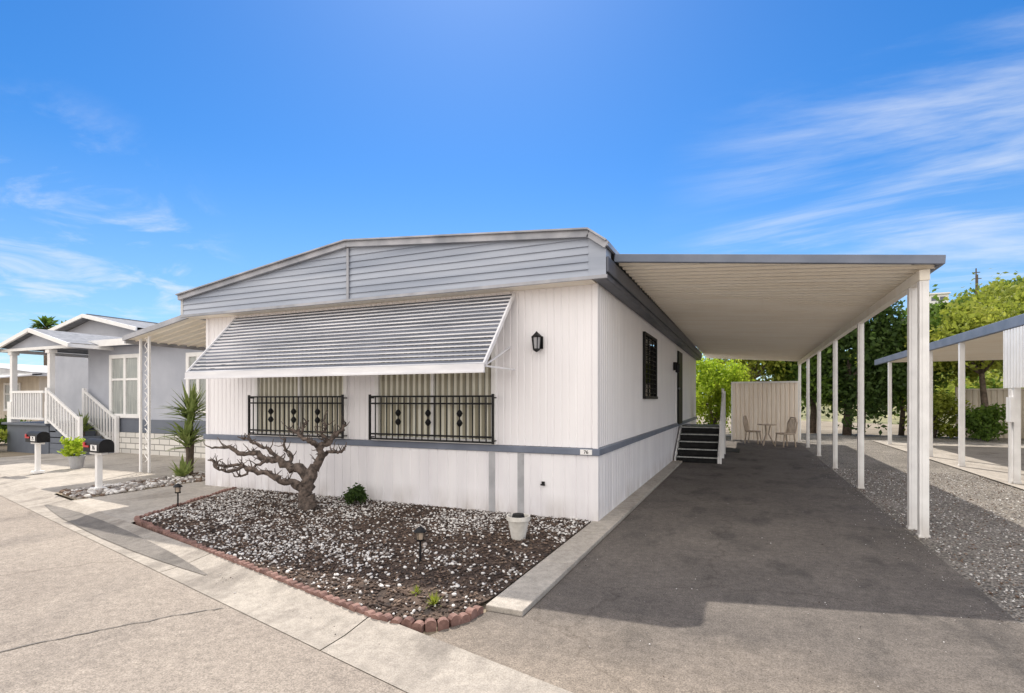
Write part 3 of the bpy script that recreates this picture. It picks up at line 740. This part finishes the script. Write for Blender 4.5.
spiky('yucca_plant',(-17.6,9.15,.04),60,.5,'spiky yucca planted against white block wall',.04,stem=.75,up=1)
spiky('grass_tuft',(-2.1,3.35,.045),60,.10,'yellow green weed tuft at bed corner',.006,mat='leaf_y',up=1)
spiky('grass_tuft',(-2.35,3.5,.045),40,.07,'dry weed tuft among bark and stones',.005,mat='leaf_y',up=1)

def mailbox(loc,label,num):
    x,y,z=loc; e=thing('mailbox',loc,label,'mailbox','mailboxes along the street')
    b=MB(); b.box(x-.04,x+.04,y-.04,y+.04,z,z+.60); b.box(x-.2,x+.2,y-.05,y+.05,z+.60,z+.635); b.box(x-.09,x+.09,y-.09,y+.09,z,z+.05); b.obj('post',M['white'],e,bevel=.005)
    b=MB(); n=10; ln=.27; w=.11
    prof=[(-w,0),(w,0)]+[(w*math.cos(t),.12+w*.9*math.sin(t)) for t in [i*math.pi/n for i in range(n+1)]]
    for i in range(len(prof)):
        p,q=prof[i],prof[(i+1)%len(prof)]
        b.face([(x-ln,y+p[0],z+.64+p[1]),(x+ln,y+p[0],z+.64+p[1]),(x+ln,y+q[0],z+.64+q[1]),(x-ln,y+q[0],z+.64+q[1])])
    b.face([(x-ln,y+p[0],z+.64+p[1]) for p in prof]); b.face([(x+ln,y+p[0],z+.64+p[1]) for p in prof])
    bd=b.obj('mailbox_body',M['black'],e)
    b=MB(); b.box(x+.0,x+.2,y-w-.008,y-w-.002,z+.67,z+.765); pl=b.obj('number_plate',M['white'],e)
    text(num,.10,(x+.1,y-w-.011,z+.717),(math.radians(90),0,0),M['black'],pl,'box_number')
    b=MB(); b.box(x-.24,x-.05,y-w-.02,y-w-.006,z+.72,z+.75); b.box(x-.24,x-.18,y-w-.02,y-w-.006,z+.75,z+.80); b.obj('flag',M['red'],e)
    e.rotation_euler=(0,0,-.1)
mailbox((-9.85,5.35,.05),'black mailbox with red flag on white post','76')
mailbox((-13.3,6.1,.05),'black mailbox on white post beside neighbour driveway','75')

# ---------------------------------------------------------------- left neighbour
nh=thing('neighbour_home',(-16,12,0),'grey neighbouring home with white porch and block base','house')
b=MB(); b.box(-18.2,-12.3,9.6,24,.63,3.1)
b.obj('wall',M['grey_wall'],nh)
b=MB(); b.box(-18.26,-12.25,9.52,24,0,.62); b.obj('block_base',M['brick'],nh)
b=MB(); b.box(-18.24,-12.3,9.565,9.584,.63,1.0); b.obj('lower_wall_panel',M['slate_wall'],nh)
b=MB(); b.box(-18.7,-12.0,9.25,24.2,3.1,3.22); rf=b.obj('roof',M['grey_trim'],nh)
b=MB(); b.box(-18.72,-11.98,9.2,9.249,3.08,3.26); b.obj('roof_fascia',M['white'],rf)
def nwin(x0,x1,z0,z1,y,par):
    b=MB(); t=.11
    b.box(x0-t,x1+t,y-.05,y,z1,z1+t); b.box(x0-t,x1+t,y-.06,y,z0-t,z0); b.box(x0-t,x0,y-.05,y,z0,z1); b.box(x1,x1+t,y-.05,y,z0,z1)
    xm=(x0+x1)/2; b.box(xm-.05,xm+.05,y-.045,y,z0,z1); zm=z0+(z1-z0)*.62; b.box(x0,xm-.05,y-.035,y,zm-.03,zm+.03); b.box(xm+.05,x1,y-.035,y,zm-.03,zm+.03)
    w=b.obj('window',M['white'],par)
    b=MB(); b.face([(x0,y-.02,z0),(x1,y-.02,z0),(x1,y-.02,z1),(x0,y-.02,z1)]); b.obj('pane',M['glass'],w)
    b=MB(); b.face([(x0,y-.006,z0),(x1,y-.006,z0),(x1,y-.006,z1),(x0,y-.006,z1)]); b.obj('curtain',M['curtain'],w)
nwin(-16.95,-15.75,1.15,2.75,9.585,nh); nwin(-13.6,-12.9,1.3,2.7,9.585,nh)
b=MB(); b.box(-25,-19.6,12,26,0,4.0); b.face([(-25,11.995,4.0),(-19.6,11.995,4.0),(-22.3,11.995,4.62)]); b.obj('wall',M['grey_wall'],nh)
b=MB(); b.beam((-22.3,11.7,4.70),(-22.3,26,4.70),.1,.06)
for s in (-1,1):
    b.face([(-22.3,11.6,4.70),(-22.3,26,4.70),(-22.3+s*3.1,26,4.05),(-22.3+s*3.1,11.6,4.05)]); b.face([(-22.3,11.6,4.62),(-22.3,26,4.62),(-22.3+s*3.1,26,3.97),(-22.3+s*3.1,11.6,3.97)])
gr=b.obj('roof',M['shingle'],nh)
b=MB()
for s in (-1,1): b.beam((-22.3,11.58,4.64),(-22.3+s*3.12,11.58,3.99),.05,.13)
b.obj('roof_fascia',M['white'],gr)
b=MB(); b.box(-20.4,-18.2,8.6,9.59,0,.82); b.box(-20.4,-18.27,9.59,12,0,.82); b.box(-20.5,-18.15,8.5,9.5,.82,.88); b.box(-20.5,-18.27,9.5,12,.82,.88); b.obj('porch_deck',M['slate_wall'],nh)
for x in (-20.3,-18.3):
    b=MB(); b.box(x-.11,x+.11,8.6,8.82,.88,1.5); b.box(x-.065,x+.065,8.645,8.775,1.5,3.0); b.box(x-.10,x+.10,8.61,8.81,2.9,3.0); b.obj('column',M['white'],nh)
b=MB()
for s in (-1,1):
    b.face([(-18.9,8.45,3.62),(-18.9,12,3.62),(-18.9+s*1.95,12,3.12),(-18.9+s*1.95,8.45,3.12)]); 
pr_=b.obj('roof',M['shingle'],nh)
b=MB()
for s in (-1,1): b.beam((-18.9,8.45,3.56),(-18.9+s*2.0,8.45,3.05),.06,.11)
b.box(-20.7,-17.1,8.58,8.66,3.0,3.08); b.box(-20.85,-20.75,8.45,12,3.0,3.10); b.box(-17.05,-16.95,8.45,12,3.0,3.10)
b.obj('roof_fascia',M['white'],pr_)
b=MB(); b.face([(-20.5,8.65,3.08),(-17.3,8.65,3.08),(-18.9,8.65,3.5)]); b.obj('gable_panel',M['grey_wall'],pr_)
b=MB()
for i in range(5): b.box(-18.14,-16.65-i*.3,8.6,9.45,.0+i*.16,.17*(i+1)-.005)
b.obj('stairs',M['slate_wall'],nh)
for y in (8.55,9.47):
    b=MB(); b.beam((-16.6,y,1.0),(-18.12,y,1.8),.05,.07); b.box(-16.63,-16.53,y-.04,y+.04,0,1.1); b.beam((-16.6,y,.22),(-18.12,y,1.0),.05,.05); b.box(-18.2,-18.1,y-.04,y+.04,.88,1.9)
    for k in range(10): x=-16.75-k*.14; z0_=.22+(-16.6-x)*.513; b.box(x-.02,x+.02,y-.018,y+.018,z0_,z0_+.78)
    b.obj('railing',M['white'],nh)
b=MB(); b.box(-20.2,-18.42,8.57,8.63,1.75,1.82); b.box(-20.2,-18.42,8.57,8.63,.98,1.03)
for k in range(13): b.box(-20.1+k*.125,-20.06+k*.125,8.58,8.62,1.0,1.78)
b.obj('railing',M['white'],nh)
# far home
fh=thing('far_home',(-36,16,0),'cream home with white awning further along the street','house')
b=MB(); b.box(-46,-31.5,14.5,26,0,2.7); b.obj('wall',M['cream'],fh)
b=MB(); b.box(-46.4,-31.0,14.0,26.3,2.7,2.85); b.face([(-46,14.2,2.86),(-31.2,14.2,2.86),(-38.6,14.2,3.6)]); 
b.face([(-46.4,14.0,2.87),(-38.6,14.0,3.62),(-38.6,26,3.62),(-46.4,26,2.87)]); b.face([(-31,14.0,2.87),(-38.6,14.0,3.62),(-38.6,26,3.62),(-31,26,2.87)]); b.obj('roof',M['roofing'],fh)
b=MB(); b.beam((-38,12.3,2.5),(-38,14.4,2.8),14,.06); b.obj('awning',M['white'],fh)
for x in (-44,-40.5,-37,-34,-31.6):
    b=MB(); b.box(x-.06,x+.06,12.4,12.52,0,2.5); b.obj('post',M['white'],fh)
nwin(-34.5,-33.2,1.1,2.3,14.49,fh); nwin(-38.5,-37,1.1,2.3,14.49,fh)
fh2=thing('far_home',(-50,36,0),'pale grey roofed home at the end of the street','house')
b=MB(); b.box(-70,-48,26,40,0,3.0); b.obj('wall',M['cream'],fh2); b=MB(); b.box(-70.5,-47.5,25.5,40,3.0,3.2); b.obj('roof',M['roofing'],fh2)

# ---------------------------------------------------------------- right neighbour carport
rc=thing('carport',(6,17,0),'neighbouring white carport with grey blue fascia over slab','carport')
b=MB(); b.box(4.5,9.5,9.0,24,2.98,3.02)
y=9.1
while y<24: b.box(4.5,9.5,y,y+.03,2.945,2.979); y+=.25
r=b.obj('roof',M['soffit'],rc)
b=MB(); b.box(4.42,4.499,8.95,24.05,2.86,3.06); b.box(4.5,9.5,8.95,8.999,2.86,3.06); b.obj('roof_fascia',M['grey_trim'],r,bevel=.01)
for y in (12.6,15.3,17.6,22.0):
    b=MB(); b.box(4.44,4.54,y-.05,y+.05,.03,2.86); b.box(4.43,4.55,y-.06,y+.06,.03,.07); b.obj('post',M['postp'],rc,bevel=.006)
b=MB(); ribs(b,'y',9.2,12.95,1.77,2.85,4.425,-1,pitch=.12,depth=.02,gw=.05); b.obj('screen_panel',M['white'],rc)
b=MB(); b.box(4.38,4.435,12.5,12.7,1.15,1.6); b.tube([(4.40,12.6,.03),(4.40,12.6,1.76)],.025,8); b.obj('meter_box',M['white'],rc)
# fence at rear
b=MB(); ribs(b,'x',8.0,24,.0,1.95,28.0,-1,pitch=.2,depth=.03,gw=.07)
x=8
while x<24: b.box(x,x+.12,27.93,28.03,0,2.1); x+=2.4
b.box(8,24,27.95,28.04,1.95,2.02)
tag(b.obj('fence',M['cream'],origin=(15,28,0)),'cream panel fence behind the carports','fence')
b=MB(); b.box(-12,-2.8,26,27,0,2.6); tag(b.obj('garden_wall',M['tan_fence'],origin=(-7,26,0)),'tan rear wall behind the home','wall')

# ---------------------------------------------------------------- vegetation
def leaves(P,size):
    n=len(P); a=rng.normal(size=(n,3)); a/=np.linalg.norm(a,axis=1,keepdims=True); c=rng.normal(size=(n,3)); c-=a*(a*c).sum(1,keepdims=True); c/=np.linalg.norm(c,axis=1,keepdims=True)
    s=(size*rng.uniform(.6,1.3,(n,1))); a=a*s; c=c*s*.55
    V=np.stack([P-a,P-c*1.0+a*.1,P+a,P+c+a*.1],1).reshape(-1,3); F=np.arange(4*n).reshape(n,4); return V,F
def crownpts(c,r,nc,npts,spread=.32,zmin=-.8):
    cc=[]
    while len(cc)<nc:
        d=rng.normal(size=3); d/=np.linalg.norm(d)
        if d[2]<zmin: continue
        cc.append(d*rng.uniform(.45,1.0))
    cc=np.array(cc); k=rng.integers(0,nc,npts); w=rng.uniform(.6,1.2,nc)
    P=cc[k]+rng.normal(size=(npts,3))*spread*.6*w[k][:,None]
    return np.array(c)+P*np.array(r),np.array(c)+cc*np.array(r)
def tree_(name,loc,h,rad,zc,rz_,mat,label,n=6000,leaf=.11,nc=26,trunks=1,cat='tree',spread=.34):
    e=thing(name,loc,label,cat); c=(loc[0],loc[1],loc[2]+zc)
    P,cc=crownpts(c,(rad,rad,rz_),nc,n,spread); P=P[P[:,2]>.05]; V,F=leaves(P,leaf); V=V[:]-np.array(loc)
    me=npmesh('crown',V,F,None,[M[mat]]); o=bpy.data.objects.new('crown',me); COL.objects.link(o); o.parent=e
    b=MB()
    for t in range(trunks):
        ox=random.uniform(-.5,.5)*rad*.6 if trunks>1 else 0
        p=[(loc[0]+ox,loc[1],loc[2]),(loc[0]+ox+.06,loc[1],loc[2]+zc*.35),(loc[0]+ox*.8-.04,loc[1],loc[2]+zc*.7),(loc[0]+ox*.7,loc[1],loc[2]+zc)]
        rr=.03*h/ (1.5 if trunks>1 else 1); b.tube(p,[rr,rr*.8,rr*.6,rr*.35],8,jit=.08)
        for q in cc[:8//trunks+1]:
            m=Vector(p[2]); q=Vector(q); b.tube([m,m.lerp(q,.5)+Vector((0,0,-.1)),q],[rr*.45,rr*.28,rr*.1],6)
    b.obj('trunk',M['trunk'],e,smooth=True); return e
tree_('shrub',(-1.45,24.6,0),3.2,1.3,1.9,1.6,'leaf_l','bright lime green shrub beside the privacy screen',8000,.08,30,cat='shrub')
tree_('shrub',(-.95,18.8,0),1.6,.4,1.1,.8,'leaf_l','small lime green shrub beside porch steps',2600,.05,14,cat='shrub')
tree_('broadleaf_tree',(.2,28,0),5,2.0,3.6,1.8,'leaf_y','yellow green broadleaf tree behind tan privacy screen',7000,.12)
tree_('broadleaf_tree',(2.8,28.5,0),5.5,1.6,3.0,2.4,'leaf_g','green broadleaf tree behind the carport end',8000,.12)
tree_('evergreen_tree',(4.4,27.5,0),6.5,1.5,3.3,2.7,'leaf_d','dense dark evergreen tree behind the gravel yard',11000,.12,36,trunks=3)
tree_('evergreen_tree',(6.3,28.2,0),5.8,1.3,3.0,2.3,'leaf_g','dense green evergreen tree beside similar tree',9000,.12,32,trunks=2)
tree_('broadleaf_tree',(8.6,27.0,0),5.0,2.0,3.7,1.5,'leaf_y','yellow green spreading tree in front of cream fence',10000,.11,34)
tree_('broadleaf_tree',(11.0,31.0,0),6.2,2.6,4.5,1.9,'leaf_y','yellow green spreading tree above cream fence',11000,.12,36)
tree_('broadleaf_tree',(13.0,27.2,0),4.8,2.2,3.7,1.3,'leaf_y','yellow green low branching tree before cream fence',9000,.11,32)
tree_('broadleaf_tree',(16,33,0),6.4,3.0,4.6,2.1,'leaf_g','green spreading tree behind cream fence',8000,.14,30)
tree_('shrub',(8.4,25.9,0),2,.75,.6,.6,'leaf_g','loose green shrub growing in gravel yard',2600,.08,10,cat='shrub',spread=.5)
tree_('shrub',(7.0,26.9,0),2,.9,.9,.9,'leaf_y','yellow green shrub against evergreen trees',2600,.09,10,cat='shrub',spread=.5)
tree_('shrub',(11.6,26.3,0),2,.8,.6,.5,'leaf_d','low dark green shrub near cream fence',2000,.08,10,cat='shrub',spread=.5)
tree_('shrub',(-5.1,6.1,.045),.3,.15,.15,.13,'leaf_d','small round dark shrub against white skirting',1500,.022,14,cat='shrub')
tree_('shrub',(-13.6,6.95,0),.6,.24,.50,.22,'leaf_l','bushy green potted plant on neighbour driveway',1000,.045,14,cat='plant')
b=MB(); b.lathe((-13.6,6.95,.035),[(.001,0),(.11,0),(.15,.24),(.16,.24),(.16,.28),(.13,.28),(.12,.22),(.001,.21)],16)
tag(b.obj('flower_pot',M['patch'],origin=(-13.6,6.95,.035)),'grey pot holding bushy green plant','pot')
tree_('shrub',(-20.6,7.9,0),.9,.7,.35,.3,'leaf_y','low yellow green hedge by neighbour porch',2200,.07,14,cat='shrub')
tree_('shrub',(-23.5,9.6,0),.9,1.1,.5,.5,'leaf_g','low green shrub beside the street',2500,.08,14,cat='shrub')
def palm(loc,h):
    e=thing('palm_tree',loc,'distant fan palm rising above roofs','tree'); b=MB(); x,y,z=loc
    b.tube([(x,y,z),(x+.2,y,h*.5),(x,y,h)],[.25,.2,.16],8); b.obj('trunk',M['trunk'],e); b=MB()
    for i in range(110):
        a=random.uniform(0,6.28); el=random.uniform(-.7,1.3); l=random.uniform(.9,1.3); d=Vector((math.cos(a)*math.cos(el),math.sin(a)*math.cos(el),math.sin(el))); s=Vector((-math.sin(a),math.cos(a),0))
        p=Vector((x,y,h)); q=p+d*l*.6; t=p+d*l+Vector((0,0,-.25)); b.face([p,q-s*.14,t,q+s*.14])
    b.obj('crown',M['leaf_g'],e)
palm((-48,22.5,0),7.0); palm((-46.3,23,0),6.5)

# hill
b=MB(); nx,ny=70,50
def hz(x,y):
    v=21.5*math.exp(-((x-50)/36)**2-((y-112)/42)**2)
    v+=.9*math.sin(x*.13+1)*math.sin(y*.1)*min(1,max(0,v)/6)
    return v-.3
for i in range(nx+1):
    for j in range(ny+1):
        x=-20+i*180/nx; y=40+j*160/ny; b.v.append((x,y,hz(x,y)))
for i in range(nx):
    for j in range(ny):
        a=i*(ny+1)+j; b.f.append((a,a+ny+1,a+ny+2,a+1)); b.m.append(0)
structure(b.obj('hill',M['hill'],smooth=True))
Pall=[]
while len(Pall)<1150:
    x=random.uniform(8,70); y=random.uniform(55,116); z=hz(x,y)
    if z<1: continue
    r=random.uniform(.6,1.8); n=50
    d=rng.normal(size=(n,3)); d/=np.linalg.norm(d,axis=1,keepdims=True); Pall.append(np.array([x,y,z+r*.35])+d*np.array([r,r,r*.7])*rng.uniform(.6,1.05,(n,1)))
P=np.concatenate(Pall); V,F=leaves(P,.36); k=rng.random(len(Pall)); mi=np.repeat((k>.35).astype(int),50)
me=npmesh('hillside_scrub',V,F,mi,[M['leaf_g'],M['leaf_y']]); o=bpy.data.objects.new('hillside_scrub',me); COL.objects.link(o); o['kind']='stuff'; tag(o,'green and yellow scrub covering the hillside','bushes')
hx,hy=27.2,104; hb=hz(hx,hy)
b=MB(); b.box(hx-1.9,hx+1.7,hy,hy+6,hb-1,18.2); b.box(hx-2.1,hx+1.9,hy-.3,hy+6.3,18.2,18.4)
hh=b.obj('hilltop_house',M['white'],origin=(hx,hy,hb)); tag(hh,'white flat roofed house on the hilltop','house')
for k in range(3):
    b=MB(); b.box(hx-1.6+k*1.1,hx-.9+k*1.1,hy-.03,hy-.005,17.2,17.8); b.obj('window',M['slate_wall'],hh)
for dx,rr in ((-2.2,1.6),(.2,1.9),(2.6,1.7)):
    zb_=hz(hx+dx,hy-2.5); tree_('broadleaf_tree',(hx+dx,hy-2.5,zb_),3,rr,15.4-zb_,1.1,'leaf_g','green tree below the hilltop house',700,.3,12)
def pole(loc,h):
    e=thing('utility_pole',loc,'wooden utility pole with crossarms on the hillside','utility pole','utility poles on the hill'); x,y,z=loc
    b=MB(); b.tube([(x,y,z-1),(x,y,z+h)],[.13,.09],8); b.obj('pole',M['trunk'],e); b=MB(); b.box(x-.5,x+.5,y-.04,y+.04,z+h-.7,z+h-.58); b.obj('crossarm',M['trunk'],e)
for (x,y,t) in ((32.6,105,22.0),(33.4,107,21.4)): pole((x,y,hz(x,y)),t-hz(x,y))

# ---------------------------------------------------------------- world, sun, camera
S=Vector((-.355,.665,1.0)).normalized()
w=bpy.data.worlds.new('World'); scene.world=w; w.use_nodes=True; nt=w.node_tree; nt.nodes.clear()
out=N(nt,'ShaderNodeOutputWorld'); bg=N(nt,'ShaderNodeBackground'); bg.inputs['Strength'].default_value=.15
sk=N(nt,'ShaderNodeTexSky',sky_type='NISHITA'); sk.sun_disc=False
sk.sun_elevation=math.asin(S.z); sk.sun_rotation=math.atan2(S.x,S.y); sk.dust_density=.3; sk.ozone_density=3.0; sk.air_density=1.0; sk.altitude=100
hs=N(nt,'ShaderNodeHueSaturation'); hs.inputs['Saturation'].default_value=1.36; hs.inputs['Value'].default_value=1.0
nt.links.new(sk.outputs[0],hs.inputs['Color'])
skc=mixc(nt,1.0,hs.outputs[0],(.74,.88,1.0),'MULTIPLY')
tc=N(nt,'ShaderNodeTexCoord'); sep=N(nt,'ShaderNodeSeparateXYZ'); nt.links.new(tc.outputs['Generated'],sep.inputs[0])
def math_(op,a,c,clamp=False):
    m=N(nt,'ShaderNodeMath',operation=op); m.use_clamp=clamp
    for i,s in enumerate((a,c)):
        if s is None: continue
        if isinstance(s,(int,float)): m.inputs[i].default_value=s
        else: nt.links.new(s,m.inputs[i])
    return m.outputs[0]
# thin haze towards the horizon
hzm=N(nt,'ShaderNodeMapRange',interpolation_type='SMOOTHSTEP'); hzm.inputs[1].default_value=0; hzm.inputs[2].default_value=.42; hzm.inputs[3].default_value=.38; hzm.inputs[4].default_value=0
nt.links.new(sep.outputs[2],hzm.inputs[0]); skc=mixc(nt,hzm.outputs[0],skc,(3.6,5.0,6.3))
zc=math_('ADD',math_('MAXIMUM',sep.outputs[2],0.0),.12)
cx=N(nt,'ShaderNodeCombineXYZ'); nt.links.new(math_('DIVIDE',sep.outputs[0],zc),cx.inputs[0]); nt.links.new(math_('DIVIDE',sep.outputs[1],zc),cx.inputs[1])
def cloud(rot,scale,str_,seed,lo,hi,det=8,dist=.6):
    mp=N(nt,'ShaderNodeMapping'); mp.inputs['Rotation'].default_value=(0,0,rot); mp.inputs['Scale'].default_value=(scale,scale*str_,1); mp.inputs['Location'].default_value=(seed,seed*.7,0)
    nt.links.new(cx.outputs[0],mp.inputs[0]); n=N(nt,'ShaderNodeTexNoise'); n.inputs['Scale'].default_value=1; n.inputs['Detail'].default_value=det; n.inputs['Distortion'].default_value=dist; n.inputs['Roughness'].default_value=.6
    nt.links.new(mp.outputs[0],n.inputs['Vector']); mr=N(nt,'ShaderNodeMapRange',interpolation_type='SMOOTHSTEP'); mr.inputs[1].default_value=lo; mr.inputs[2].default_value=hi
    nt.links.new(n.outputs[0],mr.inputs[0]); return mr.outputs[0]
def region(d,lo,hi):
    vm=N(nt,'ShaderNodeVectorMath',operation='DOT_PRODUCT'); vm.inputs[1].default_value=Vector(d).normalized(); nt.links.new(tc.outputs['Generated'],vm.inputs[0])
    mr=N(nt,'ShaderNodeMapRange',interpolation_type='SMOOTHSTEP'); mr.inputs[1].default_value=lo; mr.inputs[2].default_value=hi; nt.links.new(vm.outputs['Value'],mr.inputs[0]); return mr.outputs[0]
c1=math_('MULTIPLY',cloud(.25,.55,2.6,3.1,.45,.74),region((.46,1.25,.33),.87,.985))
c2=math_('MULTIPLY',cloud(.9,2.3,1.1,5.3,.47,.72),region((-1.22,.57,.24),.965,.992))
c3=math_('MULTIPLY',cloud(.3,.5,1.4,1.3,.25,.5),region((0,-1,.5),-.05,.5))  # unseen bright cloud bank behind the camera, added to fill the shaded front
mk=math_('MAXIMUM',math_('MULTIPLY',c1,.8),math_('MULTIPLY',c2,.6))
mx=mixc(nt,mk,skc,(6.0,6.3,6.7))
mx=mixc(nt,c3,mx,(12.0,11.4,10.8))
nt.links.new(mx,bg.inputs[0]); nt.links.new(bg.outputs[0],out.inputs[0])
sl=bpy.data.lights.new('sun','SUN'); sl.energy=5.0; sl.angle=math.radians(.5); sl.color=(1,.93,.83)
so=bpy.data.objects.new('sun',sl); so.rotation_euler=(-S).to_track_quat('-Z','Y').to_euler(); so.location=(0,0,30); COL.objects.link(so)
cam=bpy.data.cameras.new('camera'); cam.lens=18.77; cam.sensor_width=36; cam.shift_y=.0522; cam.clip_end=2000; cam.clip_start=.05
co=bpy.data.objects.new('camera',cam); co.location=(0,0,1.55); co.rotation_euler=(math.radians(90),0,math.radians(23.75)); COL.objects.link(co); scene.camera=co
for o in bpy.data.objects:
    if '_o' in o: del o['_o']
